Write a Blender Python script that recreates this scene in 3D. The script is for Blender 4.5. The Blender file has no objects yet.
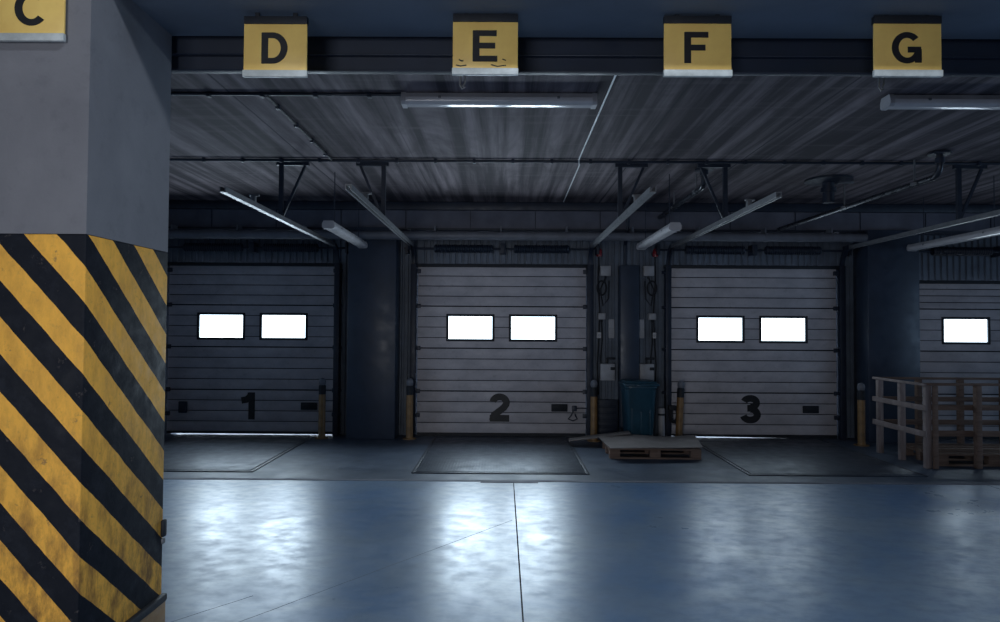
import bpy, bmesh, math, random
from math import pi, sin, cos, radians as R
from mathutils import Vector, Matrix

random.seed(7)
SC = bpy.context.scene
COL = SC.collection

# ------------------------------------------------------------------ materials
class NT:
    """small helper around a node tree"""
    def __init__(self, name):
        self.m = bpy.data.materials.new(name)
        self.m.use_nodes = True
        self.t = self.m.node_tree
        self.b = self.t.nodes['Principled BSDF']
        self._co = None
    def n(self, kind, **kw):
        nd = self.t.nodes.new(kind)
        for k, v in kw.items():
            setattr(nd, k, v)
        return nd
    def link(self, a, b):
        self.t.links.new(a, b)
    def put(self, sock, v):
        if isinstance(v, bpy.types.NodeSocket):
            self.link(v, sock)
        elif isinstance(v, (tuple, list)) and len(v) == 3 and sock.type == 'RGBA':
            sock.default_value = (*v, 1)
        else:
            sock.default_value = v
    def co(self):
        if self._co is None:
            self._co = self.n('ShaderNodeTexCoord').outputs['Object']
        return self._co
    def mapped(self, scale=(1, 1, 1), rot=(0, 0, 0), loc=(0, 0, 0)):
        mp = self.n('ShaderNodeMapping')
        mp.inputs['Scale'].default_value = scale
        mp.inputs['Rotation'].default_value = rot
        mp.inputs['Location'].default_value = loc
        self.link(self.co(), mp.inputs['Vector'])
        return mp.outputs['Vector']
    def noise(self, scale, detail=4, rough=.55, vec=None, dist=0):
        nd = self.n('ShaderNodeTexNoise')
        nd.inputs['Scale'].default_value = scale
        nd.inputs['Detail'].default_value = detail
        nd.inputs['Roughness'].default_value = rough
        nd.inputs['Distortion'].default_value = dist
        self.link(vec or self.co(), nd.inputs['Vector'])
        return nd.outputs['Fac']
    def math(self, op, a, b=None, c=None, clamp=False):
        nd = self.n('ShaderNodeMath', operation=op, use_clamp=clamp)
        self.put(nd.inputs[0], a)
        if b is not None: self.put(nd.inputs[1], b)
        if c is not None: self.put(nd.inputs[2], c)
        return nd.outputs[0]
    def ramp(self, fac, lo, hi, a=0.0, b=1.0):
        nd = self.n('ShaderNodeMapRange', clamp=True)
        self.put(nd.inputs['Value'], fac)
        nd.inputs['From Min'].default_value = lo
        nd.inputs['From Max'].default_value = hi
        nd.inputs['To Min'].default_value = a
        nd.inputs['To Max'].default_value = b
        return nd.outputs['Result']
    def mix(self, fac, a, b, blend='MIX'):
        nd = self.n('ShaderNodeMix', data_type='RGBA', blend_type=blend)
        self.put(nd.inputs[0], fac)
        self.put(nd.inputs[6], a)
        self.put(nd.inputs[7], b)
        return nd.outputs[2]
    def xyz(self):
        nd = self.n('ShaderNodeSeparateXYZ')
        self.link(self.co(), nd.inputs[0])
        return nd.outputs
    def bump(self, h, strength=.3, dist=.01):
        nd = self.n('ShaderNodeBump')
        nd.inputs['Strength'].default_value = strength
        nd.inputs['Distance'].default_value = dist
        self.link(h, nd.inputs['Height'])
        self.link(nd.outputs['Normal'], self.b.inputs['Normal'])
    def set(self, color=None, rough=None, metal=None, spec=None, coat=None):
        if color is not None: self.put(self.b.inputs['Base Color'], color)
        if rough is not None: self.put(self.b.inputs['Roughness'], rough)
        if metal is not None: self.put(self.b.inputs['Metallic'], metal)
        if spec is not None: self.put(self.b.inputs['Specular IOR Level'], spec)
        if coat is not None: self.put(self.b.inputs['Coat Weight'], coat)
        return self.m

def worn(name, c, rough=.6, metal=0.0, var=.25, scale=6, bump=0.0, spec=None):
    """plain painted / moulded surface with soft uneven wear"""
    t = NT(name)
    f = t.ramp(t.noise(scale, 5, .6), .3, .7)
    lo = tuple(x * (1 - var) for x in c)
    hi = tuple(min(1, x * (1 + var)) for x in c)
    t.set(t.mix(f, lo, hi), t.ramp(t.noise(scale * 2.3, 3), .3, .7, max(.05, rough - .08), min(1, rough + .08)), metal, spec)
    if bump:
        t.bump(t.noise(scale * 12, 4), bump, .004)
    return t.m

def lines_along(t, coord, positions, width):
    """1 where coord lies within width of one of the positions"""
    out = None
    for p in positions:
        d = t.math('ABSOLUTE', t.math('SUBTRACT', coord, p))
        h = t.math('LESS_THAN', d, width)
        out = h if out is None else t.math('MAXIMUM', out, h)
    return out

M = {}
# polished warehouse floor
t = NT('floor_concrete')
o = t.xyz()
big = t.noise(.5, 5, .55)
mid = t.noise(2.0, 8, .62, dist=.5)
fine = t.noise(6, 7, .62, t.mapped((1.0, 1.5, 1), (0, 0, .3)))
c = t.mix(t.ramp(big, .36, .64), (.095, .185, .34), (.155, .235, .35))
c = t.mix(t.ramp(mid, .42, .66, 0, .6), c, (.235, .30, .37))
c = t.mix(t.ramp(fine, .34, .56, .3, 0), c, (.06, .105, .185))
jx = lines_along(t, o[0], (.135,), .0055)
jx2 = lines_along(t, t.math('ADD', o[0], t.ramp(t.noise(9, 2), 0, 1, -.02, .02)), (-5.4, 5.67), .006)
def crack(x0, y0, x1, y1, w):
    L = math.hypot(x1 - x0, y1 - y0); ux, uy = (x1 - x0) / L, (y1 - y0) / L
    a = t.math('ADD', t.math('MULTIPLY', o[0], -uy), t.math('MULTIPLY', o[1], ux))
    wob = t.ramp(t.noise(5, 3), 0, 1, -.008, .008)
    d = t.math('ABSOLUTE', t.math('ADD', t.math('SUBTRACT', a, -uy * x0 + ux * y0), wob))
    s = t.math('ADD', t.math('MULTIPLY', o[0], ux), t.math('MULTIPLY', o[1], uy))
    s0 = ux * x0 + uy * y0
    on = t.math('MULTIPLY', t.math('GREATER_THAN', s, s0), t.math('LESS_THAN', s, s0 + L))
    return t.math('MULTIPLY', on, t.math('LESS_THAN', d, w))
k = t.math('MAXIMUM', jx, jx2)
for a in ((-1.75, 3.9, .10, 6.3, .0035), (-2.3, 3.75, -1.66, 4.5, .0035)):
    k = t.math('MAXIMUM', k, t.math('MULTIPLY', crack(*a), .75))
c = t.mix(t.math('MULTIPLY', k, .95), c, (.014, .018, .026))
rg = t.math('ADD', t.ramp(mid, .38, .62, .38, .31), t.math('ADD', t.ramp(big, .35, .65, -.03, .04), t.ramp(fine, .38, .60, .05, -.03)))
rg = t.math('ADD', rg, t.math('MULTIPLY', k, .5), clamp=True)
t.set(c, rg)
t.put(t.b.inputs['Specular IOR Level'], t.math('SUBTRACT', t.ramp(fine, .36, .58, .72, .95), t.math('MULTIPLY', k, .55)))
t.bump(t.noise(30, 6, .65), .05, .006)
M['floor'] = t.m
# rougher dock strip in front of the doors
t = NT('dock_concrete')
c = t.mix(t.ramp(t.noise(1.3, 6, .6, dist=.4), .35, .65), (.042, .06, .092), (.075, .10, .145))
c = t.mix(t.ramp(t.noise(7, 5), .5, .75, 0, .5), c, (.055, .065, .085))
t.set(c, t.ramp(t.noise(3, 5), .3, .7, .4, .62), spec=.4)
t.bump(t.noise(25, 5), .2, .006)
M['dock'] = t.m
# board marked concrete ceiling
t = NT('ceiling_concrete')
o = t.xyz()
s1 = t.noise(1.0, 5, .6, t.mapped((6.5, .22, 1)))
s2 = t.noise(1.0, 5, .65, t.mapped((1.7, .5, 1)), dist=.8)
s3 = t.noise(1.0, 4, .6, t.mapped((.6, 9, 1)))
c = t.mix(t.ramp(s1, .40, .62), (.052, .046, .055), (.24, .205, .225))
c = t.mix(t.ramp(s2, .42, .68, 0, .85), c, (.05, .042, .05))
c = t.mix(t.ramp(s3, .55, .75, 0, .25), c, (.26, .225, .23))
jj = lines_along(t, t.math('ADD', o[0], t.ramp(t.noise(2, 2), 0, 1, -.01, .01)), (-5.07, -2.41, 1.555, 2.885, 5.54, 6.87), .010)
jf = lines_along(t, o[0], (-6.4, -3.74, -1.09, .235, 4.21, 8.2), .007)
c = t.mix(t.math('MAXIMUM', t.math('MULTIPLY', jj, .8), t.math('MULTIPLY', jf, .35)), c, (.03, .03, .04))
t.set(c, .85, spec=.25)
t.bump(s1, .35, .02)
M['ceiling'] = t.m
# hall concrete
t = NT('plain_concrete')
c = t.mix(t.ramp(t.noise(1.6, 6, .62, dist=.3), .3, .7), (.160, .161, .182), (.22, .22, .242))
c = t.mix(t.ramp(t.noise(9, 6, .7), .56, .74, 0, .4), c, (.11, .11, .13))
t.set(c, .8, spec=.3)
t.bump(t.noise(38, 6, .7), .25, .006)
M['concrete'] = t.m
# hazard stripes on the pillar: front face runs along X, flank along Y
PX, PF, PB = -1.914, 3.04, 3.785
t = NT('hazard_stripes')
o = t.xyz()
s = t.math('ADD', o[2], t.math('ADD', t.math('MULTIPLY', t.math('SUBTRACT', o[0], PX), 1.09), t.math('MULTIPLY', t.math('SUBTRACT', o[1], PF), .87)))
s = t.math('ADD', s, t.ramp(t.noise(7, 3), .2, .8, -.006, .006))
fr = t.math('FRACT', t.math('ADD', t.math('DIVIDE', t.math('SUBTRACT', 2.069, s), .328), 20.0))
isy = t.math('LESS_THAN', fr, .5)
low = t.ramp(o[2], .1, 1.5, 1.3, .0)
wear = t.math('MULTIPLY', t.ramp(t.noise(6, 7, .7, t.mapped((2.2, 2.2, .9))), .40, .72), t.math('ADD', low, .42))
yel = t.mix(wear, (.92, .47, .075), (.25, .125, .04))
yel = t.mix(t.ramp(t.noise(26, 5, .7), .55, .72, 0, .45), yel, (.40, .24, .075))
blk = t.mix(t.ramp(t.noise(9, 6, .7), .5, .75), (.006, .008, .014), (.016, .019, .028))
c = t.mix(isy, blk, yel)
chip = t.ramp(t.noise(15, 7, .75), .62, .68)
c = t.mix(t.math('MULTIPLY', chip, .6), c, (.10, .085, .08))
t.set(c, t.ramp(t.noise(15, 4), .3, .7, .58, .78), spec=.22)
t.bump(t.noise(22, 6, .65), .3, .008)
M['stripes'] = t.m
# door skin
t = NT('door_panel_paint')
d1 = t.noise(2.6, 7, .65, t.mapped((1, 1, 1.6)))
o = t.xyz()
c = t.mix(t.ramp(d1, .38, .70), (.52, .495, .525), (.38, .365, .395))
c = t.mix(t.ramp(t.noise(13, 7, .72), .56, .74, 0, .55), c, (.27, .265, .275))
t.set(c, t.ramp(d1, .3, .7, .42, .6), spec=.4)
t.bump(t.noise(60, 4), .15, .002)
M['door'] = t.m
M['steel_dark'] = worn('dark_steel', (.014, .021, .039), .5, .0, .3)
M['navy'] = worn('navy_column_paint', (.032, .045, .072), .42, 0, .2, 3)
M['beam'] = worn('painted_beam', (.010, .017, .036), .55, 0, .2, 3)
M['lintel'] = worn('lintel_concrete', (.115, .12, .155), .75, 0, .25, 2.5)
M['soffit'] = worn('soffit_paint', (.115, .15, .205), .7, 0, .15, 1.6, .15)
M['cladding'] = worn('wall_cladding', (.105, .13, .17), .55, 0, .25, 2.5)
M['galv'] = worn('galvanised_steel', (.19, .195, .21), .5, .4, .2, 9)
M['pipe_grey'] = worn('grey_pipe_paint', (.15, .16, .19), .5, 0, .2, 5)
M['drop_pipe'] = worn('dark_pipe_gloss', (.04, .044, .056), .3, .4, .2, 5)
M['black'] = worn('black_rubber', (.009, .012, .019), .65, 0, .3, 9)
M['ink'] = worn('black_lettering', (.014, .014, .017), .55, 0, .35, 14)
M['yellow_sign'] = worn('sign_yellow', (.97, .63, .185), .42, 0, .12, 5)
M['silver'] = worn('sign_silver_edge', (.50, .53, .53), .45, 0, .25, 11)
M['white_case'] = worn('lamp_housing', (.42, .41, .43), .45, 0, .12, 6)
M['box_grey'] = worn('grey_plastic', (.36, .365, .39), .5, 0, .15, 7)
M['label'] = worn('pale_label', (.42, .43, .47), .5, 0, .1, 8)
M['white'] = worn('white_plastic', (.62, .63, .66), .45, 0, .1, 7)
M['red'] = worn('red_lens', (.22, .012, .02), .3, 0, .2, 8)
M['bollard'] = worn('bollard_yellow', (.24, .135, .05), .5, 0, .35, 8)
M['bin_blue'] = worn('blue_plastic', (.012, .055, .088), .45, 0, .2, 5)
M['cable_white'] = worn('white_cable', (.66, .66, .68), .5, 0, .1, 4)
t = NT('lamp_diffuser')
t.set(t.mix(t.ramp(t.noise(5, 4), .4, .7), (.62, .60, .62), (.52, .50, .52)), .16, spec=.6)
M['diffuser'] = t.m
t = NT('pallet_wood')
g = t.noise(1.0, 6, .65, t.mapped((3, 30, 30)), dist=.6)
c = t.mix(t.ramp(g, .35, .68), (.20, .135, .105), (.115, .075, .06))
t.set(c, .78, spec=.25); t.bump(g, .3, .004); M['wood'] = t.m
t = NT('lit_side_timber')  # crate wood with the light on its left side put into the colour
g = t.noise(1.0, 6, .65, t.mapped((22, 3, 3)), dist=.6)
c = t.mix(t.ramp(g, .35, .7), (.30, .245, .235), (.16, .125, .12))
t.set(c, .75, spec=.25); t.bump(g, .3, .004); M['lit_timber'] = t.m
M['cardboard'] = worn('grey_card', (.18, .155, .15), .75, 0, .15, 3)
# checker plate
t = NT('checker_plate')
ck = t.n('ShaderNodeTexVoronoi'); ck.inputs['Scale'].default_value = 26; ck.inputs['Randomness'].default_value = .15
t.link(t.co(), ck.inputs['Vector'])
dd = t.ramp(ck.outputs['Distance'], .15, .5, 1, 0)
c = t.mix(t.ramp(t.noise(2.5, 6, .6), .35, .7), (.035, .044, .062), (.062, .074, .098))
t.set(c, t.ramp(t.noise(6, 4), .3, .7, .40, .6), .25, spec=.4)
t.bump(dd, .5, .006); M['plate'] = t.m
# daylight through frosted panes
def pane_mat(name, strength):
    t = NT(name)
    t.set((.7, .75, .8), .35)
    t.b.inputs['Emission Color'].default_value = (.70, .87, 1.0, 1)
    t.b.inputs['Emission Strength'].default_value = strength
    return t.m
PANES = [pane_mat('daylit_pane_a', 4), pane_mat('daylit_pane_b', 4), pane_mat('daylit_pane_c', 4), pane_mat('daylit_pane_d', 4)]

# ------------------------------------------------------------------ mesh building
class MB:
    def __init__(self):
        self.bm = bmesh.new()
    def _bev(self, vs, w, seg=2):
        if w:
            es = list({e for v in vs for e in v.link_edges})
            bmesh.ops.bevel(self.bm, geom=es, offset=w, segments=seg, profile=.5, affect='EDGES', clamp_overlap=True)
    def box(self, x0, x1, y0, y1, z0, z1, bev=0.0, mat=None):
        r = bmesh.ops.create_cube(self.bm, size=1)
        mm = Matrix.Translation(((x0 + x1) / 2, (y0 + y1) / 2, (z0 + z1) / 2)) @ Matrix.Diagonal((x1 - x0, y1 - y0, z1 - z0, 1))
        if mat is not None: mm = mat @ mm
        bmesh.ops.transform(self.bm, matrix=mm, verts=r['verts'])
        self._bev(r['verts'], bev)
        return self
    def bar(self, p, q, w, h, bev=0.0, up=(0, 0, 1)):
        """square bar from p to q"""
        p, q = Vector(p), Vector(q); d = q - p; L = d.length; z = d.normalized(); u = Vector(up)
        if abs(z.dot(u)) > .98: u = Vector((0, 1, 0))
        x = u.cross(z).normalized(); y = z.cross(x)
        m = Matrix((x, y, z)).transposed().to_4x4(); m.translation = (p + q) / 2
        return self.box(-w / 2, w / 2, -h / 2, h / 2, -L / 2, L / 2, bev, m)
    def cyl(self, p, q, r, r2=None, seg=20, bev=0.0):
        p, q = Vector(p), Vector(q); d = q - p
        m = d.to_track_quat('Z', 'Y').to_matrix().to_4x4(); m.translation = (p + q) / 2
        res = bmesh.ops.create_cone(self.bm, cap_ends=True, segments=seg, radius1=r, radius2=r if r2 is None else r2, depth=d.length, matrix=m)
        if bev:
            vs = res['verts']; es = [e for e in {e for v in vs for e in v.link_edges} if any(len(f.verts) > 4 for f in e.link_faces)]
            bmesh.ops.bevel(self.bm, geom=es, offset=bev, segments=2, profile=.5, affect='EDGES')
        return self
    def ball(self, c, r, s=(1, 1, 1)):
        m = Matrix.Translation(c) @ Matrix.Diagonal((*s, 1))
        bmesh.ops.create_uvsphere(self.bm, u_segments=20, v_segments=12, radius=r, matrix=m)
        return self
    def tube(self, pts, r, seg=10, closed=False):
        prof = [(r * cos(2 * pi * i / seg), r * sin(2 * pi * i / seg)) for i in range(seg)]
        return self.sweep(pts, prof, closed)
    def sweep(self, pts, prof, closed=False, up=(0, 0, 1)):
        pts = [Vector(p) for p in pts]; n = len(pts); rings = []; prev = None
        for i, p in enumerate(pts):
            a = pts[i - 1] if (i or closed) else pts[0]
            b = pts[(i + 1) % n] if (i < n - 1 or closed) else pts[-1]
            d = (b - a).normalized()
            if prev is None:
                u = Vector(up)
                if abs(d.dot(u)) > .95: u = Vector((0, 1, 0))
                x = d.cross(u).normalized()
            else:
                x = (prev - d * prev.dot(d)).normalized()
            prev = x; y = x.cross(d).normalized() * -1
            rings.append([self.bm.verts.new(p + x * s + y * t_) for s, t_ in prof])
        k = len(prof)
        for i in range(n if closed else n - 1):
            A, B = rings[i], rings[(i + 1) % n]
            for j in range(k):
                self.bm.faces.new((A[j], A[(j + 1) % k], B[(j + 1) % k], B[j]))
        if not closed:
            self.bm.faces.new(list(reversed(rings[0]))); self.bm.faces.new(rings[-1])
        return self
    def lathe(self, prof, origin=(0, 0, 0), axis='Z', seg=28):
        rings = []
        ox, oy, oz = origin
        for r, h in prof:
            ring = []
            for i in range(seg):
                a = 2 * pi * i / seg
                u, v = r * cos(a), r * sin(a)
                p = (ox + u, oy + v, oz + h) if axis == 'Z' else (ox + h, oy + u, oz + v)
                ring.append(self.bm.verts.new(p))
            rings.append(ring)
        for A, B in zip(rings, rings[1:]):
            for j in range(seg):
                self.bm.faces.new((A[j], A[(j + 1) % seg], B[(j + 1) % seg], B[j]))
        self.bm.faces.new(rings[0]); self.bm.faces.new(rings[-1])
        return self
    def prism(self, poly, y0, y1):
        """outline in XZ extruded along Y"""
        A = [self.bm.verts.new((x, y0, z)) for x, z in poly]; B = [self.bm.verts.new((x, y1, z)) for x, z in poly]
        n = len(poly)
        self.bm.faces.new(A); self.bm.faces.new(list(reversed(B)))
        for i in range(n):
            self.bm.faces.new((A[i], B[i], B[(i + 1) % n], A[(i + 1) % n]))
        return self
    def stroke(self, pts, w, ox, oz, y, dep):
        """a lettering stroke: mitred ribbon through pts in the XZ plane, given depth"""
        pts = [Vector((p[0], p[1])) for p in pts]; L, Rr = [], []
        for i, p in enumerate(pts):
            a = (p - pts[i - 1]).normalized() if i else None
            b = (pts[i + 1] - p).normalized() if i < len(pts) - 1 else None
            if a is None: a = b
            if b is None: b = a
            na, nb = Vector((-a.y, a.x)), Vector((-b.y, b.x))
            m = (na + nb).normalized(); s = w / 2 / max(.35, m.dot(na))
            L.append(p + m * s); Rr.append(p - m * s)
        for i in range(len(pts) - 1):
            self.prism([(ox + q.x, oz + q.y) for q in (L[i], L[i + 1], Rr[i + 1], Rr[i])], y - dep, y)
        return self
    def build(self, name, mat, parent=None, smooth=30):
        bm = self.bm
        bmesh.ops.recalc_face_normals(bm, faces=bm.faces)
        me = bpy.data.meshes.new(name); bm.to_mesh(me); bm.free()
        me.materials.append(mat)
        if smooth:
            for p in me.polygons: p.use_smooth = True
            try: me.set_sharp_from_angle(angle=R(smooth))
            except Exception: pass
        o = bpy.data.objects.new(name, me); COL.objects.link(o)
        if parent is not None: o.parent = parent
        return o

def tag(o, label=None, cat=None, group=None, kind=None):
    if label: o['label'] = label
    if cat: o['category'] = cat
    if group: o['group'] = group
    if kind: o['kind'] = kind
    return o
def thing(name, loc, label, cat, group=None, rz=0.0, kind=None):
    o = bpy.data.objects.new(name, None); COL.objects.link(o)
    o.empty_display_size = .1; o.location = loc; o.rotation_euler = (0, 0, rz)
    return tag(o, label, cat, group, kind)
def dup(root, loc, label, rz=None, group=None):
    r = root.copy(); COL.objects.link(r); r.location = loc
    if rz is not None: r.rotation_euler = (0, 0, rz)
    r['label'] = label
    if group: r['group'] = group
    def rec(a, b):
        for ch in list(a.children):
            c_ = ch.copy(); COL.objects.link(c_); c_.parent = b; rec(ch, c_)
    rec(root, r)
    return r
def struct(name, mb, mat, label, cat, parent=None, smooth=30):
    o = mb.build(name, mat, parent, smooth)
    return tag(o, label, cat, None, 'structure')
def arc(cx, cz, rx, rz, a0, a1, n=20):
    return [(cx + rx * cos(R(a0 + (a1 - a0) * i / n)), cz + rz * sin(R(a0 + (a1 - a0) * i / n))) for i in range(n + 1)]

GLYPH = {  # strokes in a box about .72 wide, 1 high; bold sans
    'C': [arc(.40, .5, .31, .41, 42, 318, 30)],
    'D': [[(.09, 0), (.09, 1)], [(.02, .915)] + [(.30, .915)] + arc(.30, .5, .32, .415, 88, -88, 24) + [(.30, .085), (.02, .085)]],
    'E': [[(.10, 0), (.10, 1)], [(.02, .915), (.66, .915)], [(.02, .51), (.62, .51)], [(.02, .085), (.68, .085)]],
    'F': [[(.10, 0), (.10, 1)], [(.02, .915), (.66, .915)], [(.02, .50), (.58, .50)]],
    'G': [arc(.40, .5, .32, .415, 42, 338, 30) + [(.70, .43)], [(.42, .44), (.78, .44)], [(.70, .46), (.70, .02)]],
    '1': [[(.40, 0), (.40, 1)], [(.02, .70), (.20, .73), (.34, .84), (.37, .97)]],
    '2': [arc(.36, .68, .25, .215, 172, -20, 20) + [(.52, .50), (.16, .22), (.10, .02)], [(.0, .105), (.72, .105)]],
    '3': [arc(.35, .735, .23, .165, 165, -88, 18), arc(.35, .30, .26, .20, 88, -168, 20), [(.24, .535), (.40, .535)]],
}
def glyph(ch, x, z, h, y, dep, bold):
    mb = MB()
    for k_, st in enumerate(GLYPH[ch]):
        mb.stroke([(p[0] * h, p[1] * h) for p in st], bold * h, x, z, y, dep + .0006 * k_)
    return mb

# ------------------------------------------------------------------ room shell
CEIL = 3.85      # ceiling over the docks
WY = 11.20       # inner face of the back wall
XL, XR, YB = -8.5, 13.0, -4.0
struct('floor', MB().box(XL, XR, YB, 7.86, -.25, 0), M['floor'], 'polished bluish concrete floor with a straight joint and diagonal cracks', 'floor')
struct('floor_dock', MB().box(XL, XR, 7.94, 11.62, -.25, 0), M['dock'], 'darker rough concrete strip between the floor joint and dock doors', 'floor')
struct('trim_1', MB().box(XL, XR, 7.86, 7.94, -.25, .004).box(-.25, .42, 7.80, 7.86, -.01, .004), M['lintel'], 'pale joint strip running across the concrete floor', 'floor joint')
struct('ceiling', MB().box(XL, XR, 3.8, 11.45, CEIL, CEIL + .25), M['ceiling'], 'board-marked grey concrete ceiling over the dock bays', 'ceiling')
struct('ceiling_hall', MB().box(XL, XR, YB, 3.8, 5.4, 5.6), M['concrete'], 'high concrete ceiling of the hall in front of the beam', 'ceiling')
struct('wall_left', MB().box(XL - .2, XL, YB, 11.4, -.25, 5.6), M['soffit'], 'concrete side wall on the left', 'wall')
struct('wall_right', MB().box(XR, XR + .2, YB, 11.4, -.25, 5.6), M['soffit'], 'concrete side wall on the right', 'wall')
struct('wall_front', MB().box(XL, XR, YB - .2, YB, -.25, 5.6), M['soffit'], 'concrete wall opposite the dock doors', 'wall')

DX = [-4.18, -.02, 4.14, 8.21]      # door centres
HW, DTOP = 1.40, 2.83
def corrugated(mb, x0, x1, z0, z1, y):
    """trapezoid sheet facing -Y"""
    per, dep = .105, .022
    xs = []; x = x0
    while x < x1 - 1e-4:
        for f, d in ((0, 0), (.52, 0), (.62, dep), (.90, dep)):
            if x + f * per < x1: xs.append((x + f * per, y + d))
        x += per
    xs.append((x1, y))
    poly = xs + [(x1, y + .18), (x0, y + .18)]
    A = [mb.bm.verts.new((p[0], p[1], z0)) for p in poly]; B = [mb.bm.verts.new((p[0], p[1], z1)) for p in poly]
    n = len(poly)
    mb.bm.faces.new(A); mb.bm.faces.new(list(reversed(B)))
    for i in range(n):
        mb.bm.faces.new((A[i], B[i], B[(i + 1) % n], A[(i + 1) % n]))
wb = MB()
edges = [XL] + [v for d in DX for v in (d - HW + .03, d + HW - .03)] + [XR]
for i in range(0, len(edges), 2):
    corrugated(wb, edges[i], edges[i + 1], -.25, CEIL, WY)
for d, z in zip(DX, (DTOP - .04, DTOP - .04, DTOP - .04, 2.58)):
    corrugated(wb, d - HW + .03, d + HW - .03, z, CEIL, WY)
struct('wall_back', wb, M['cladding'], 'grey ribbed metal back wall around the dock doors', 'wall', smooth=0)

# beam over the camera side of the bays
struct('beam_concrete', MB().box(XL, XR, 3.11, 3.80, 3.47, 5.4, .012), M['soffit'], 'deep blue-grey concrete beam that the letter signs hang under', 'beam')
st = MB()
st.box(PX - .1, XR, 3.86, 3.90, 3.395, 3.55).box(PX - .1, XR, 3.845, 3.90, 3.387, 3.395, .002)
st.box(PX - .1, XR, 3.88, 3.905, 3.305, 3.387).box(PX - .1, XR, 3.855, 3.905, 3.296, 3.305, .002)
st.box(PX - .1, XR, 3.80, 3.90, 3.52, 3.86)
struct('beam_steel', st, M['beam'], 'dark steel rail with two thin lips behind the letter signs', 'beam')
bk = MB()
bk.box(XL, XR, 10.86, WY + .05, 3.40, CEIL)
struct('beam_back', bk, M['lintel'], 'concrete lintel beam running above all dock doors', 'beam')
bt = MB()
bt.box(XL, XR, 10.78, 10.87, 3.715, CEIL - .005, .004).box(XL, XR, 10.84, 10.87, 3.40, 3.425)
x = -6.9
while x < 9:
    bt.box(x - .006, x + .006, 10.852, 10.862, 3.425, 3.715); x += 1.06
struct('trim_2', bt, M['steel_dark'], 'dark steel channel along the top of the back lintel', 'beam trim')

# striped pillar
pil = thing('pillar', (0, 0, 0), 'big concrete pillar with yellow and black hazard stripes below', 'pillar', kind='structure')
MB().box(-4.0, PX, PF, PB, 2.22, 3.472).box(-4.0, PX, PF, 3.12, 3.452, 5.4).build('shaft', M['concrete'], pil)
pb = MB(); pb.box(-4.003, PX + .003, PF - .003, PB + .003, 0, 2.22, .012)
tag(pb.build('striped_base', M['stripes'], pil), 'yellow and black diagonal stripes')
tag(MB().box(PX, PX + .034, PF + .02, PB + .006, .255, .300, .012).build('rubber_bumper', M['black'], pil), 'black rubber ledge low on the flank')
tag(MB().box(PX, PX + .024, PF + .02, PB + .004, 0, .256, .006).build('base_guard', M['bollard'], pil), 'yellow steel guard at the foot of the flank')
MB().box(PX, PX + .021, PB - .03, PB + .012, .615, .71, .009).build('rubber_bumper', M['black'], pil)
MB().box(PX - .02, PX + .014, PB - .02, PB + .010, .575, .605, .005).build('steel_bracket', M['galv'], pil)

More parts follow.
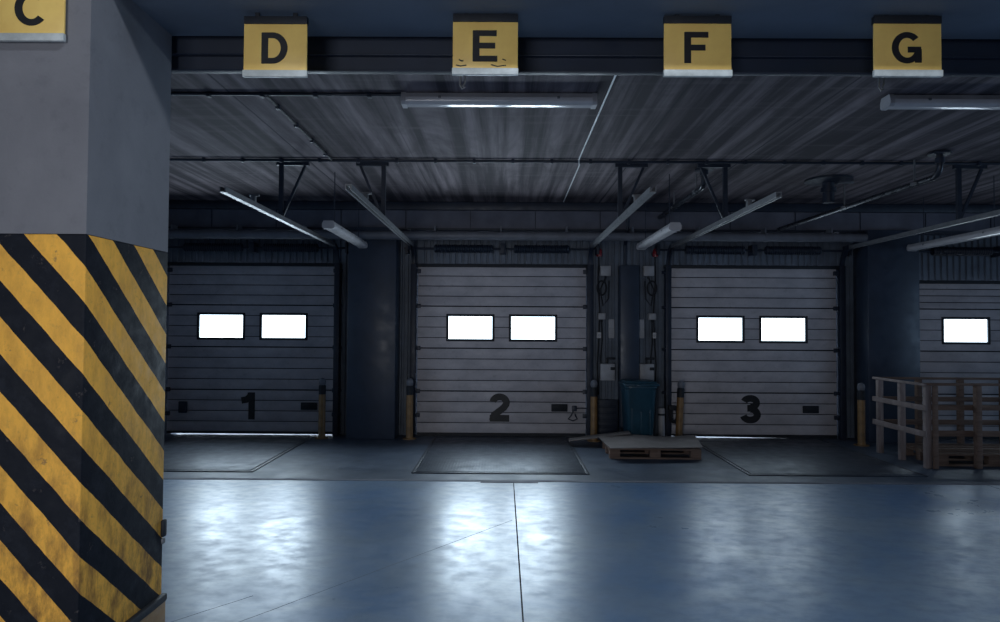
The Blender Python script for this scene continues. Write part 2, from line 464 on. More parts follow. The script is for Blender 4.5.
# ------------------------------------------------------------------ dock doors
DOOR_WORD = ['1', '2', '3', '']
def make_door(i):
    cx = DX[i]
    d = thing('door_%d' % (i + 1), (cx, 0, 0), ['shadowed sectional dock door with the number 1 beside the striped pillar',
             'pale sectional dock door with the number 2 in the middle', 'grey sectional dock door with the number 3',
             'sectional dock door behind the wooden crate at the right edge'][i], 'door', None, 0, 'structure')
    seams = [.05, .748, 1.46, 2.158, DTOP if i < 3 else 2.60]
    wins = [(-.895, -.15), (.15, .895)]
    for k in range(4):
        z0, z1 = seams[k], seams[k + 1]
        mb = MB()
        rows = [z0 + (z1 - z0) * j / 4 for j in range(5)]
        holes = wins if k == 2 else []
        wz0, wz1 = 1.605, 2.0
        def piece(x0, x1, a, b, y0, y1, bev):
            zs = sorted({a, b} | ({z for z in (wz0, wz1) if a < z < b} if holes else set()))
            for za, zb in zip(zs, zs[1:]):
                inside = holes and za >= wz0 - 1e-6 and zb <= wz1 + 1e-6
                xs = [x0] + ([v for w in holes for v in w] if inside else []) + [x1]
                for q in range(0, len(xs), 2):
                    mb.box(xs[q], xs[q + 1], y0, y1, za, zb, bev)
        piece(-HW, HW, z0 - .002, z1 + .002, 11.137, 11.165, 0)
        for j in range(4):
            a_, b_ = rows[j] + (.010 if j == 0 else .006), rows[j + 1] - (.010 if j == 3 else .006)
            piece(-HW, HW, a_, b_, 11.105, 11.138, .004 if not holes else 0)
        tag(mb.build('panel_section', M['door'], d, 40), kind='structure')
        gr = MB(); mb = gr
        piece(-HW + .002, HW - .002, z0 - .002, z1 + .002, 11.128, 11.136, 0)
        gr.build('gasket_groove_shade', M['black'], d, 0)  # black sheet painting shade into the rib grooves; gasket at the section seams
    for (a, b) in wins:
        fr = MB()
        for q in ((a - .03, a + .01, 1.575, 2.03), (b - .01, b + .03, 1.575, 2.03)):
            fr.box(q[0], q[1], 11.095, 11.17, q[2], q[3], .008)
        fr.box(a, b, 11.095, 11.17, 1.575, 1.615, .008).box(a, b, 11.095, 11.17, 1.99, 2.03, .008)
        f = fr.build('window_frame', M['black'], d)
        tag(MB().box(a, b, 11.125, 11.14, 1.60, 2.01).build('window_pane', PANES[i], f), 'white daylit frosted pane')
    if DOOR_WORD[i]:
        h = .45
        gx = {'1': -.17, '2': -.19, '3': -.19}[DOOR_WORD[i]]
        gg = glyph(DOOR_WORD[i], gx, .255, h, 11.106, .004, .25 if DOOR_WORD[i] != '1' else .24)
        tag(gg.build('number', M['ink'], d, 0), 'black bold painted number')
    hd = MB().box(.83, 1.10, 11.085, 11.106, .42, .545, .045)
    hd.box(.87, 1.06, 11.078, 11.09, .455, .515, .012)
    tag(hd.build('grip_handle', M['black'], d), 'black recessed grip handle')
    sl = MB()
    tilt = {0: (.022, .018), 1: (.003, .003), 2: (.032, -.004), 3: (.004, .004)}[i]
    for q in range(14):
        x0 = -HW + q * 2 * HW / 14; x1 = x0 + 2 * HW / 14
        zl = max(.003, tilt[0] + (tilt[1] - tilt[0]) * (q + .5) / 14)
        sl.box(x0, x1, 11.10, 11.17, zl, .055)
    sl.build('bottom_seal', M['black'], d)
    for sgn in (-1, 1):
        for z in (.35, .748, 1.46, 2.158, 2.74 if i < 3 else 2.5):
            hb = MB().box(sgn * HW - .05, sgn * HW + .05, 11.07, 11.113, z - .035, z + .035, .006)
            hb.cyl((sgn * (HW + .0), 11.085, z), (sgn * (HW + .10), 11.085, z), .022, seg=12)
            hb.build('roller_hinge', M['steel_dark'], d)
    # counterbalance springs over the door
    sh = MB().cyl((-1.62, 11.02, 3.11), (1.62, 11.02, 3.11), .016, seg=12)
    sh.build('spring_shaft', M['steel_dark'], d)
    for a, b in ((-1.12, -.16), (.20, 1.10)):
        prof = [(.03, a), (.062, a)]
        n = 96
        for q in range(n + 1):
            prof.append((.064 + .008 * cos(q / n * 2 * pi * 24), a + .02 + (b - a - .04) * q / n))
        prof += [(.062, b), (.03, b)]
        MB().lathe(prof, (0, 11.02, 3.11), 'X', 20).build('torsion_spring', M['steel_dark'], d)
    br = MB().box(-.03, .05, 10.98, WY, 3.03, 3.20, .006).box(-1.60, -1.56, 10.98, WY, 3.03, 3.20).box(1.56, 1.60, 10.98, WY, 3.03, 3.20)
    br.build('spring_bracket', M['steel_dark'], d)
    # top seal
    zt = DTOP if i < 3 else 2.60
    MB().box(-HW - .06, HW + .06, 11.06, 11.16, zt - .02, zt + .035, .008).build('top_seal', M['black'], d)
    if i in (1,):
        lk = MB().box(1.17, 1.25, 11.05, 11.112, .43, .52, .01).box(1.19, 1.42, 11.06, 11.09, .47, .49)
        lk.tube([(1.20, 11.09, .45), (1.16, 11.07, .36), (1.11, 11.09, .30), (1.19, 11.09, .27), (1.26, 11.09, .30), (1.22, 11.07, .38)], .012, 8)
        lk.build('latch', M['steel_dark'], d)
    if i == 0:
        lk = MB().box(-1.20, -1.06, 11.07, 11.112, .36, .55, .012)
        lk.build('latch', M['steel_dark'], d)
    return d
for i in range(4): make_door(i)

# guide tracks, one per door side, from the floor up and back along the ceiling
CPROF = [(-.028, -.03), (.028, -.03), (.028, -.018), (-.014, -.018), (-.014, .018), (.028, .018), (.028, .03), (-.028, .03)]
def make_track(x, sgn, near, label, bright='galv'):
    """sgn: +1 when the door lies towards -X (so the hanger reaches +X)"""
    t_ = thing('door_track', (x, 0, 0), label, 'door track', 'overhead dock door tracks')
    MB().box(-.045, .045, 11.03, 11.19, 0, 2.86, .006).build('upright_guide', M['steel_dark'], t_)
    pts = []
    for a in range(0, 91, 10):
        pts.append((0, 11.06 - .28 * (1 - cos(R(a))), 2.86 + .28 * sin(R(a))))
    MB().sweep(pts, CPROF, up=(sgn, 0, 0)).build('curved_rail', M['steel_dark'], t_)
    rail = MB().sweep([(0, 10.80, 3.14), (0, near, 3.145)], CPROF, up=(sgn, 0, 0)).build('overhead_rail', M[bright], t_)
    h = MB()
    Y = 8.22
    h.box(-.06 if sgn > 0 else -.34, .34 if sgn > 0 else .06, Y - .025, Y + .025, CEIL - .05, CEIL)
    h.build('hanger_plate', M['steel_dark'], t_)
    MB().box(-.026, .026, Y - .02, Y + .02, 3.17, CEIL - .04).build('hanger_post', M['steel_dark'], t_)
    MB().bar((sgn * .29, Y + .01, CEIL - .05), (sgn * .02, Y + .01, 3.18), .03, .03).build('hanger_brace', M['steel_dark'], t_)
    b = MB().box(-.025, .025, near + .78, near + .84, 3.165, 3.245, .006)
    b.box(-.045, .065, near + .79, near + .83, 3.235, 3.258, .006)
    b.build('stop_bracket', M['galv'], rail)
    return t_
make_track(-2.76, 1, 6.5, 'thin overhead track on the right side of the door numbered 1')
make_track(-1.49, -1, 6.35, 'bright overhead track on the left side of the door numbered 2')
make_track(1.44, 1, 6.4, 'bright overhead track on the right side of the door numbered 2')
make_track(2.74, -1, 6.62, 'thin overhead track on the left side of the door numbered 3')
make_track(5.62, 1, 6.4, 'overhead track on the right side of the door numbered 3')
make_track(6.78, -1, 6.4, 'overhead track on the left side of the door behind the wooden crate')

# columns
def column(x, w, y0, name, label, z1=CEIL):
    return struct(name, MB().box(x - w / 2, x + w / 2, y0, WY + .02, 0, z1, .012), M['navy'], label, 'column')
column(-2.12, .78, 10.745, 'column', 'dark blue column between the doors numbered 1 and 2', 3.42)
column(6.29, .83, 10.745, 'column', 'dark blue column left of the door behind the wooden crate', 3.42)
column(2.09, .31, 10.98, 'column', 'narrow dark column behind the blue bin', 2.85)

# ------------------------------------------------------------------ letter signs
def make_sign(ch, xc, y, label, w=.338, z=3.112):
    s_ = thing('bay_sign', (xc, y, z), label, 'sign', 'hanging bay letter signs')
    pn = MB().box(-w / 2, w / 2, -.006, .006, .034, .285, .003).build('yellow_panel', M['yellow_sign'], s_)
    e = MB().box(-w / 2 - .003, w / 2 + .003, -.014, .008, 0, .036, .003)
    tag(e.build('bottom_edge', M['silver'], s_), 'silver grey lower edge')
    e = MB().box(-w / 2, w / 2, -.012, .02, .283, .325, .003)
    tag(e.build('top_rail', M['black'], s_), 'dark top rail')
    if ch != 'C':
        for hx in (-w * .3, w * .3):
            MB().box(hx - .012, hx + .012, .0, .014, .30, 3.4705 - z, .002).build('hanger', M['black'], s_)
    gx = {'C': -.05, 'D': -.062, 'E': -.058, 'F': -.062, 'G': -.07}[ch]
    gm = glyph(ch, gx, .072, .165, -.005, .003, .185)
    for v in gm.bm.verts: v.co.x *= 1.18
    tag(gm.build('letter', M['ink'], pn, 0), 'dark bold letter')
    if ch == 'E':
        for pts, w_ in (([(-.155, .052), (-.13, .047), (-.10, .052)], .006), ([(.03, .055), (.065, .046), (.11, .052)], .006), ([(-.14, .082), (-.125, .074), (-.115, .076)], .007), ([(.09, .085), (.11, .078)], .005)):
            tag(MB().stroke(pts, w_, 0, 0, -.006, .001).build('tear_mark', M['ink'], pn, 0), 'dark torn mark')
    return s_
LZ = 3.112
make_sign('C', -2.19, 3.02, 'yellow sign with the letter C on the pillar', .338, 3.101)
for ch, x, z, w in (('D', -1.216, 3.122, .336), ('E', -.102, 3.138, .345), ('F', 1.022, 3.134, .356), ('G', 2.130, 3.138, .356)):
    make_sign(ch, x, 3.50, 'yellow sign with the letter %s hanging under the beam' % ch, w, z)

# ------------------------------------------------------------------ lamps (unlit fluorescent battens)
def make_batten(L, label, loc, rz=0.0, drop=.10, name='fluorescent_lamp'):
    f = thing(name, loc, label, 'lamp', 'unlit fluorescent ceiling lamps', rz)
    h = L / 2
    body = MB().prism([(-.075, .055), (-.058, .10), (.058, .10), (.075, .055)], -h + .02, h - .02)
    body.build('housing', M['white_case'], f)
    prof = [(-.078, .058)] + [(math.copysign(abs(cos(R(a))) ** .55, cos(R(a))) * .078, .05 - .048 * abs(sin(R(a))) ** .75) for a in range(180, 361, 9)] + [(.078, .058)]
    tag(MB().prism(prof, -h + .015, h - .015).build('diffuser', M['diffuser'], f), 'glossy translucent cover')
    for s_ in (-1, 1):
        e = MB().prism([(-.08, .02), (-.06, .0), (.06, .0), (.08, .02), (.08, .065), (.06, .105), (-.06, .105), (-.08, .065)], s_ * h - .02, s_ * h + .02)
        e.build('end_cap', M['white_case'], f)
        c = MB().box(-.085, .085, s_ * h * .62 - .012, s_ * h * .62 + .012, .045, .068, .004)
        c.build('clip', M['galv'], f)
        if drop > .02:
            r = MB().cyl((0, s_ * h * .72, .10), (0, s_ * h * .72, .10 + drop), .006, seg=8)
            r.build('hanger_rod', M['steel_dark'], f)
    return f
make_batten(1.665, 'long unlit strip lamp behind the sign with the letter E', (-.045, 5.81, 3.745), pi / 2, 0)
make_batten(1.70, 'unlit strip lamp below and right of the sign with the letter G', (4.21, 5.81, 3.745), pi / 2, 0)
make_batten(2.05, 'hanging strip lamp in front of the column between the doors numbered 1 and 2', (-2.24, 9.52, 3.055), 0, CEIL - 3.155)
make_batten(2.05, 'hanging strip lamp above the blue bin', (2.19, 9.52, 3.055), 0, CEIL - 3.155)
make_batten(2.05, 'hanging strip lamp above the wooden crate', (6.47, 9.52, 3.055), 0, CEIL - 3.155)

# ------------------------------------------------------------------ pipes and cables
def conduit(pts, r, label, clips, mat='steel_dark', name='conduit', cat='pipe'):
    c_ = thing(name, (0, 0, 0), label, cat)
    MB().tube(pts, r, 10).build('tube', M[mat], c_)
    for p in clips:
        MB().box(p[0] - .018, p[0] + .018, p[1] - .024, p[1] + .024, p[2] - .028, CEIL - .001, .003).build('clip', M['steel_dark'], c_)
    return c_
conduit([(XL + .3, 8.05, 3.825), (XR - .3, 8.05, 3.825)], .017, 'long dark conduit across the whole ceiling', [(-6 + .47 * q, 8.05, 3.825) for q in range(33)])
conduit([(-5.5, 5.78, 3.835), (-.89, 5.78, 3.835)], .014, 'dark conduit across the ceiling behind the sign with the letter D', [(-4 + .47 * q, 5.78, 3.835) for q in range(7)])
conduit([(-2.09, 5.80, 3.832), (-2.09, 8.03, 3.832)], .014, 'dark conduit running away between the two crosswise conduits', [(-2.09, 6.1 + .55 * q, 3.832) for q in range(4)], 'black')
tag(MB().tube([(.89, 3.95, 3.840), (.905, 7.9, 3.840), (.905, 8.0, 3.840), (.91, 8.03, 3.80), (.925, 8.12, 3.80), (.945, 8.35, 3.840), (.965, 10.7, 3.840)], .009, 8).build('cable', M['cable_white']),
    'thin white cable running along the ceiling away from the beam', 'cable')
# big grey duct along the lintel
dc = thing('duct_pipe', (0, 10.665, 3.275), 'grey pipe running along the lintel above the doors', 'pipe')
MB().cyl((XL + .3, 0, 0), (5.80, 0, 0), .068, seg=24).build('tube', M['pipe_grey'], dc)
for q in range(12):
    x = -6.4 + 1.06 * q
    if x < 5.7 and abs(x + 2.12) > .5:
        MB().lathe([(.07, -.012), (.076, -.012), (.076, .012), (.07, .012)], (x, 0, 0), 'X', 24).box(x - .01, x + .01, -.01, .20, .06, .16).build('pipe_clamp', M['pipe_grey'], dc)
# drop pipes with elbows
def drop_pipe(x, y0, y1, z, label, r=.04, xe=None, ze=None):
    p = thing('drop_pipe', (0, 0, 0), label, 'pipe')
    pts = [(x, y0, CEIL), (x, y0, z + .16)]
    for a in range(0, 91, 15):
        pts.append((x, y0 + .12 * (1 - cos(R(a))), z + .12 - .12 * sin(R(a))))
    xe = x if xe is None else xe; ze = z if ze is None else ze
    pts.append((xe, y1, ze))
    MB().tube(pts, r, 14).build('tube', M['drop_pipe'], p)
    MB().lathe([(.0, .03), (.10, .03), (.12, .015), (.12, 0), (0, 0)], (x, y0, CEIL - .03), 'Z', 20).build('ceiling_flange', M['steel_dark'], p)
    MB().lathe([(r + .004, -.03), (r + .016, -.03), (r + .016, .03), (r + .004, .03)], (x, y0, z + .17), 'Z', 18).build('collar', M['steel_dark'], p)
    for y in (y0 + .35, y0 + 1.5):
        if y < y1:
            k_ = (y - y0) / (y1 - y0); hx = x + (xe - x) * k_; hz = z + (ze - z) * k_
            h = MB().box(hx - .008, hx + .008, y - .008, y + .008, hz + r, CEIL)
            h.lathe([(r + .002, -.015), (r + .012, -.015), (r + .012, .015), (r + .002, .015)], (hx, y, hz), 'Z', 14)
            h.build('pipe_hanger', M['galv'], p)
    return p
drop_pipe(5.0, 7.62, 10.55, 3.58, 'bent grey pipe dropping from the ceiling above the wooden crate', .034, 4.36, 3.385)
drop_pipe(2.55, 8.45, 10.85, 3.62, 'dark bent pipe under the ceiling beside the track of door 3', .036)
vt = thing('vent_fitting', (4.42, 9.05, CEIL), 'dark round fitting on the ceiling above the door numbered 3', 'ceiling fitting')
MB().lathe([(0, 0), (.30, 0), (.30, -.025), (.10, -.05), (0, -.05)], (0, 0, 0), 'Z', 24).build('flange', M['steel_dark'], vt)
MB().cyl((0, 0, -.32), (0, 0, -.04), .075).cyl((0, 0, -.18), (0, 0, -.12), .10).build('stub', M['steel_dark'], vt)
MB().box(.14, .34, -.02, .02, -.055, -.025, .005).build('bracket', M['galv'], vt)
# hooks under the steel rail
def hook(x, label):
    h = thing('cable_hook', (x, 3.89, 3.296), label, 'hook', 'small hooks under the steel rail')
    MB().box(-.02, .04, -.03, .012, -.012, .0).build('plate', M['steel_dark'], h)
    MB().tube([(0, 0, -.01), (0, 0, -.07), (.012, 0, -.09), (.03, 0, -.08)], .006, 8).build('hook_wire', M['galv'], h)
    MB().tube([(.03, 0, -.01), (.03, 0, -.05), (.018, 0, -.075)], .006, 8).build('hook_wire', M['galv'], h)
hook(-.26, 'small metal hook below the sign with the letter E')
hook(2.20, 'small dark hook below the sign with the letter G')

# ------------------------------------------------------------------ dock levellers
def leveller(cx, label):
    l_ = thing('dock_leveller', (cx, 0, 0), label, 'dock leveller', 'dock leveller plates')
    MB().box(-1.05, 1.05, 8.32, 10.62, .001, .016, .004).build('deck_plate', M['plate'], l_)
    MB().box(-1.0, 1.0, 10.63, 11.06, .001, .012, .003).build('lip', M['plate'], l_)
    f = MB().box(-1.10, -1.06, 8.27, 11.07, 0, .012, .002).box(1.06, 1.10, 8.27, 11.07, 0, .012, .002).box(-1.06, 1.06, 8.27, 8.31, 0, .012, .002)
    f.build('pit_frame', M['steel_dark'], l_)
    return l_
l1 = leveller(DX[0], 'steel dock plate in front of the door numbered 1')
for d, n in ((DX[1], 'numbered 2'), (DX[2], 'numbered 3')):
    dup(l1, (d, 0, 0), 'steel dock plate in front of the door ' + n)

# ------------------------------------------------------------------ bollards
b0 = thing('bollard', (-2.92, 10.82, 0), 'yellow bollard at the right side of the door numbered 1', 'bollard', 'yellow guard bollards by the doors')
bp = MB().lathe([(0, 0), (.11, 0), (.11, .012), (.06, .016), (.055, .05), (.055, .70), (.053, .71), (0, .71)]).build('post', M['bollard'], b0)
MB().lathe([(0, .71), (.057, .71), (.057, .84), (.05, .86), (0, .86)]).build('black_band', M['black'], bp)
MB().lathe([(0, .86), (.045, .86), (.055, .885), (.057, .92), (.046, .955), (.025, .972), (0, .975)]).build('cap', M['pipe_grey'], b0)
dup(b0, (-1.50, 10.82, 0), 'yellow bollard at the left side of the door numbered 2')
dup(b0, (1.47, 10.75, 0), 'yellow bollard at the right side of the door numbered 2')
b3 = dup(b0, (2.82, 10.72, 0), 'leaning yellow bollard at the left side of the door numbered 3')
b3.rotation_euler = (0, R(2.5), 0)
dup(b0, (5.62, 10.50, 0), 'yellow bollard left of the wooden crate')

# ------------------------------------------------------------------ controls on the wall by the narrow column
WF = WY - .002
def boxy(name, x0, x1, z0, z1, dep, mat, label, cat, group=None, extra=None):
    b = thing(name, ((x0 + x1) / 2, WF, (z0 + z1) / 2), label, cat, group)
    w, h = (x1 - x0) / 2, (z1 - z0) / 2
    MB().box(-w, w, -dep, .02, -h, h, .012).build('case', M[mat], b)
    if extra: extra(b, w, h, dep)
    return b
def ctrl_extra(b, w, h, dep):
    MB().box(-w * .8, w * .8, -dep - .006, -dep + .004, -h * .8, h * .8, .004).build('cover', M[ 'box_grey'], b)
    MB().cyl((0, -dep * .5, -h - .04), (0, -dep * .5, -h + .01), .018, seg=12).build('cable_gland', M['black'], b)
def switch_extra(b, w, h, dep):
    cv = MB().box(-w * .85, w * .85, -dep - .006, -dep + .004, -h * .88, h * .88, .008).build('cover', M['box_grey'], b)
    MB().bar((w * .0, -dep * .6, h - .02), (w * .0, -dep * .6, h + .09), .03, .03, .004).bar((-.02, -dep * .6, h + .085), (w * 1.1, -dep * .6, h + .085), .03, .035, .006).build('lever', M['black'], b)
    MB().box(w * .35, w * .95, -dep - .02, -dep + .004, h * .25, h * .6, .006).build('latch', M['black'], cv)
for sx, side in ((-1, 'left'), (1, 'right')):
    c0 = 2.07
    near = 'beside door 2' if sx < 0 else 'beside door 3'
    xa = c0 + sx * .36
    boxy('junction_box', xa - .09, xa + .09, 2.68, 2.85, .10, 'box_grey', 'grey junction box high on the wall ' + near, 'junction box', 'wall junction boxes', ctrl_extra)
    xb = c0 + sx * .42
    boxy('control_unit', xb - .065, xb + .065, 1.95, 2.06, .08, 'box_grey', 'small grey control unit at mid height ' + near, 'control unit', 'wall control units', ctrl_extra)
    xc_ = c0 + sx * .25
    boxy('notice_plate', xc_ - .05, xc_ + .05, 1.64, 1.96, .012, 'label', 'narrow pale plate on the wall ' + near, 'plate', 'pale wall plates',
         lambda b, w, h, dep: MB().box(-w * .9, w * .9, -dep - .002, -dep + .002, -h * .95, h * .1).build('face', M['box_grey'], b))
    xd = c0 + sx * .46
    boxy('socket', xd - .035, xd + .035, 1.64, 1.74, .05, 'white', 'small white socket on the wall ' + near, 'socket', 'white wall sockets',
         lambda b, w, h, dep: MB().cyl((0, -dep - .004, 0), (0, -dep + .01, 0), w * .7, seg=16).build('face', M['label'], b))
    xe = c0 + sx * .30 + (-.03 if sx < 0 else .02)
    boxy('switch_box', xe - .12, xe + .12, .94, 1.22, .14, 'box_grey', 'pale square switch box above the bin ' + near, 'switch box', 'pale switch boxes', switch_extra)
    rl = thing('warning_light', (c0 + sx * .47, WF - .02, 3.06), 'small red warning light high on the wall ' + near, 'warning light', 'red warning lights')
    MB().cyl((0, .03, 0), (0, -.07, 0), .05, seg=16).build('base', M['black'], rl)
    MB().lathe([(0, -.06), (.045, -.06), (.05, .0), (.04, .06), (.02, .08), (0, .08)], (0, -.07, 0)).build('lens', M['red'], rl)
    cb = MB()
    x1 = c0 + sx * .47
    cb.tube([(x1, WF - .03, 3.02), (x1 + sx * .01, WF - .03, 2.6), (x1 - sx * .02, WF - .03, 2.1), (x1, WF - .03, 1.5), (x1 + sx * .02, WF - .03, 1.2), (x1, WF - .03, .7)], .012, 8)
    cb.tube([(xa, WF - .05, 2.65), (xa + sx * .09, WF - .06, 2.45), (xa + sx * .04, WF - .06, 2.18), (xa - sx * .05, WF - .06, 2.3), (xa - sx * .06, WF - .06, 2.6)], .012, 8)
    cb.tube([(xa + sx * .06 + .075 * cos(q / 8 * pi), WF - .045, 2.48 + .12 * sin(q / 8 * pi)) for q in range(16)], .014, 8, True)
    cb.tube([(xb, WF - .04, 1.92), (xb + .01, WF - .04, 1.6), (xb - .02, WF - .04, 1.3), (xb - .01, WF - .04, 1.12)], .011, 8)
    tag(cb.build('looped_cable', M['black']), 'black looped cable hanging on the wall ' + near, 'cable', 'black cables on the wall')
tag(MB().tube([(2.03, 11.10, 2.83), (2.03, 11.10, 3.2), (2.02, 10.83, 3.42), (2.02, 10.78, 3.74)], .03, 12).build('riser_pipe', M['steel_dark']), 'dark riser pipe on top of the narrow column', 'pipe')
# foot of the wall left of bin: dark ventilation cover, white post and hose right of bin
vc = thing('floor_cabinet', (1.72, WF, .0), 'low dark cabinet on the wall left of the blue bin', 'cabinet')
MB().box(-.20, .20, -.08, .02, .02, .62, .01).build('case', M['steel_dark'], vc)
for q in range(5): MB().box(-.17, .17, -.09, -.07, .08 + q * .1, .14 + q * .1, .004).build('louvre', M['beam'], vc)
wp = thing('white_post', (2.62, 11.02, 0), 'short white post right of the blue bin', 'post')
MB().lathe([(0, 0), (.055, 0), (.055, .48), (.048, .50), (0, .5)]).build('shaft', M['box_grey'], wp)
MB().lathe([(.056, .38), (.060, .38), (.060, .41), (.056, .41)]).build('ring', M['black'], wp)
hs = MB()
for q in range(3):
    hs.tube([(2.80 + .015 * q + .06 * cos(a / 10 * pi), 11.00 - .03 * q, .40 + .13 * sin(a / 10 * pi)) for a in range(20)], .014, 8, True)
hs.box(2.72, 2.84, 10.93, 11.028, .47, .55, .01)
tag(hs.build('hose_coil', M['black']), 'black coiled hose hanging behind the leaning bollard', 'hose')

# ------------------------------------------------------------------ blue wheelie bin
bn = thing('wheelie_bin', (2.15, 10.62, 0), 'blue wheelie bin standing in front of the narrow dark column', 'bin')
body = MB(); rings = []
for z, w, dp in ((.06, .19, .22), (.10, .205, .235), (.86, .245, .29), (.885, .262, .305), (.91, .262, .305)):
    ring = []
    for k_ in range(32):
        a = 2 * pi * k_ / 32; cx_, sy_ = cos(a), sin(a); e = .35
        ring.append(body.bm.verts.new((w * math.copysign(abs(cx_) ** e, cx_), dp * math.copysign(abs(sy_) ** e, sy_), z)))
    rings.append(ring)
for A, B in zip(rings, rings[1:]):
    for k_ in range(32): body.bm.faces.new((A[k_], A[(k_ + 1) % 32], B[(k_ + 1) % 32], B[k_]))
body.bm.faces.new(rings[0]); body.bm.faces.new(rings[-1])
for rx in (-.14, 0, .14): body.box(rx - .012, rx + .012, -.265, -.22, .15, .80, .004)
body.build('body', M['bin_blue'], bn)
lid = MB().box(-.272, .272, -.33, .30, .91, .955, .02).box(-.24, .24, -.27, .22, .95, .985, .02).box(-.10, .10, -.355, -.32, .915, .945, .008)
l_ = lid.build('lid', M['bin_blue'], bn)
MB().cyl((-.22, .33, .93), (.22, .33, .93), .018, seg=12).build('handle', M['bin_blue'], l_)
for sx in (-1, 1):
    MB().cyl((sx * .20, .20, .10), (sx * .26, .20, .10), .10, seg=24, bev=.012).build('wheel', M['black'], bn)
MB().box(-.19, .19, -.20, -.10, 0, .07, .01).build('foot', M['bin_blue'], bn)

# ------------------------------------------------------------------ pallet with sheets
def pallet_parts(root, L, D, mat, h=.144):
    """euro pallet: L along X, D along Y, base at z=0, centred"""
    for q in range(5):
        w = .145 if q % 2 == 0 else .10
        yc = -D / 2 + .0725 + (D - .145) * q / 4
        MB().box(-L / 2, L / 2, yc - w / 2, yc + w / 2, h - .022, h, .003).build('deck_board', mat, root)
    for xc in (-L / 2 + .0725, 0, L / 2 - .0725):
        MB().box(xc - .0725, xc + .0725, -D / 2, D / 2, h - .044, h - .022, .003).build('stringer', mat, root)
        for yc in (-D / 2 + .05, 0, D / 2 - .05):
            MB().box(xc - .0725, xc + .0725, yc - .05, yc + .05, .022, h - .044, .003).build('block', mat, root)
    for yc in (-D / 2 + .05, 0, D / 2 - .05):
        MB().box(-L / 2, L / 2, yc - .05, yc + .05, 0, .022, .003).build('bottom_board', mat, root)
pl = thing('pallet', (2.13, 9.70, 0), 'brown wooden pallet on the floor in front of the blue bin', 'pallet', None, R(-1.5))
pallet_parts(pl, 1.26, .86, M['wood'])
def sheet(name, corners, th, mat, label, cat, nx=14, ny=10, amp=.012, seed=0):
    rnd = random.Random(seed); mb = MB(); ph = [rnd.uniform(0, 6) for _ in range(4)]
    A, B, C_, D_ = [Vector(c) for c in corners]
    top, bot = [], []
    for j in range(ny + 1):
        rt, rb = [], []
        for i in range(nx + 1):
            u, v = i / nx, j / ny
            p = A * (1 - u) * (1 - v) + B * u * (1 - v) + C_ * u * v + D_ * (1 - u) * v
            p.z += amp * (sin(3 * u * pi + ph[0]) * sin(2 * v + ph[1]) + 1) * .5
            rt.append(mb.bm.verts.new(p + Vector((0, 0, th)))); rb.append(mb.bm.verts.new(p))
        top.append(rt); bot.append(rb)
    for j in range(ny):
        for i in range(nx):
            mb.bm.faces.new((top[j][i], top[j][i + 1], top[j + 1][i + 1], top[j + 1][i]))
            mb.bm.faces.new((bot[j][i], bot[j + 1][i], bot[j + 1][i + 1], bot[j][i + 1]))
    rim = [(0, i) for i in range(nx)] + [(j, nx) for j in range(ny)] + [(ny, i) for i in range(nx, 0, -1)] + [(j, 0) for j in range(ny, 0, -1)]
    for a, b in zip(rim, rim[1:] + rim[:1]):
        mb.bm.faces.new((top[a[0]][a[1]], bot[a[0]][a[1]], bot[b[0]][b[1]], top[b[0]][b[1]]))
    return tag(mb.build(name, mat), label, cat)
sheet('cardboard_sheet', [(1.48, 9.14, .148), (2.76, 9.24, .150), (2.93, 10.22, .148), (1.46, 10.24, .148)], .012, M['cardboard'], 'grey-brown cardboard sheet lying on top of the wooden pallet', 'cardboard', amp=.03, seed=3)
sheet('board', [(1.02, 10.20, .075), (1.94, 10.12, .208), (1.96, 10.40, .208), (1.03, 10.46, .075)], .012, M['cardboard'], 'thin board with one end propped on the cardboard sheet', 'board', amp=.004, seed=5)

# ------------------------------------------------------------------ wooden crate of posts and rails at the right
cr = thing('wooden_crate', (5.53, 8.76, 0), 'open wooden crate of posts and rails at the right edge', 'crate')
CW, CD, CH = 1.95, 1.18, 1.10
posts = [(0.0, 0.0), (.0, .56), (.0, 1.10), (.66, 0), (1.30, 0), (CW - .08, 0), (.62, CD), (1.24, CD), (CW - .08, CD), (CW - .08, .56)]
for (x, y) in posts:
    MB().box(x, x + .075, y, y + .07, 0, CH - .02, .005).build('post', M['lit_timber' if x == 0 else 'wood'], cr)  # left posts painted paler, as if lit; the others plain brown
MB().box(.078, .15, -.022, .0, 0, CH - .02, .005).build('post', M['wood'], cr)
for z0, z1, ex in ((CH - .025, CH + .01, .0), (.752, .822, .0), (.41, .485, .0)):
    dy = .026
    MB().box(-dy, 0.0, -.02, CD + .04, z0, z1, .004).build('rail', M['lit_timber'], cr)
    MB().box(.0 if z1 < CH else -.02, CW, .07, .07 + dy, z0, z1, .004).build('rail', M['wood'], cr)
    MB().box(0, CW, CD - dy, CD, z0, z1, .004).build('rail', M['wood'], cr)
    MB().box(CW, CW + dy, 0, CD, z0, z1, .004).build('rail', M['wood'], cr)
pl2 = thing('pallet', (5.56 + .98, 8.76 + .60, 0), 'wooden pallet on the floor inside the open wooden crate', 'pallet')
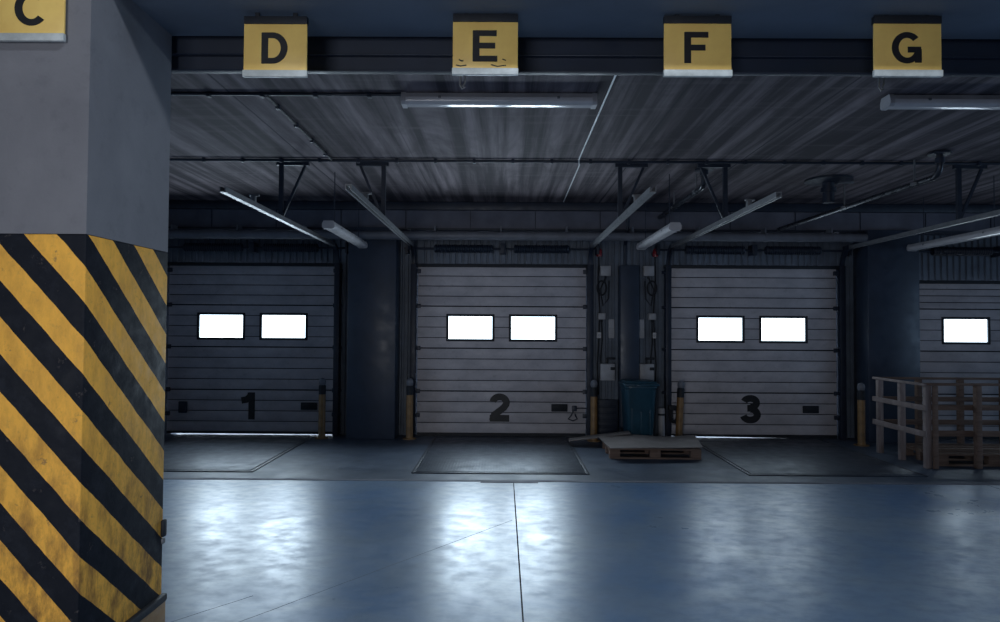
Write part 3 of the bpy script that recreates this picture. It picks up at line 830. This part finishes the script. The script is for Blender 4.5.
pallet_parts(pl2, 1.5, .86, M['wood'], .16)

# ------------------------------------------------------------------ light, camera
def area(name, loc, rot, sx, sy, power, color):
    l = bpy.data.lights.new(name, 'AREA'); l.shape = 'RECTANGLE'; l.size = sx; l.size_y = sy
    l.energy = power; l.color = color
    o = bpy.data.objects.new(name, l); COL.objects.link(o); o.location = loc; o.rotation_euler = rot
    return o
g_ = area('gate_daylight', (-1.8, -3.9, 1.55), (R(90), 0, R(-3)), 2.0, 3.0, 80, (.92, .95, 1.0))
g_.data.spread = R(120)
area('hall_lamp', (1.0, .9, 5.2), (0, 0, 0), 1.6, .4, 120, (.80, .90, 1.0))

for nm, x, rz, pw in (('side_fill', XL + .05, -pi / 2, 38), ('side_fill', XR - .05, pi / 2, 62)):  # unseen blue fill added at both side walls to lift the dark dock zone
    area(nm, (x, 6.0, 1.8), (R(90), 0, rz), 3.6, 3.2, pw, (.46, .69, 1.0)).data.spread = R(110)
for cx, pw in zip(DX, (25, 26, 4.0, 3)):        # daylight coming in through the door panes
    for wx in (-.5225, .5225):
        l_ = area('window_daylight', (cx + wx, 11.085, 1.80), (R(90), 0, pi), .735, .385, pw, (.70, .87, 1.0))
        l_.data.spread = R(140)

w = bpy.data.worlds.new('overcast_sky'); SC.world = w; w.use_nodes = True
bg = w.node_tree.nodes['Background']; bg.inputs[0].default_value = (.72, .85, 1.0, 1); bg.inputs[1].default_value = 5.0

cam = bpy.data.cameras.new('camera'); co = bpy.data.objects.new('camera', cam); COL.objects.link(co)
cam.sensor_width = 36; cam.lens = 24.0; cam.clip_start = .05; cam.clip_end = 200
f = 24 / 36 * 1000
mat = Matrix.Rotation(math.atan(3 / f), 4, 'Z') @ Matrix.Rotation(pi / 2 + math.atan(17 / f), 4, 'X') @ Matrix.Rotation(R(.35), 4, 'Z')
mat.translation = (0, 0, 1.8)
co.matrix_world = mat
SC.camera = co
vs = SC.view_settings
vs.view_transform = 'Standard'; vs.look = 'None'; vs.exposure = 0; vs.gamma = 1; vs.use_curve_mapping = False
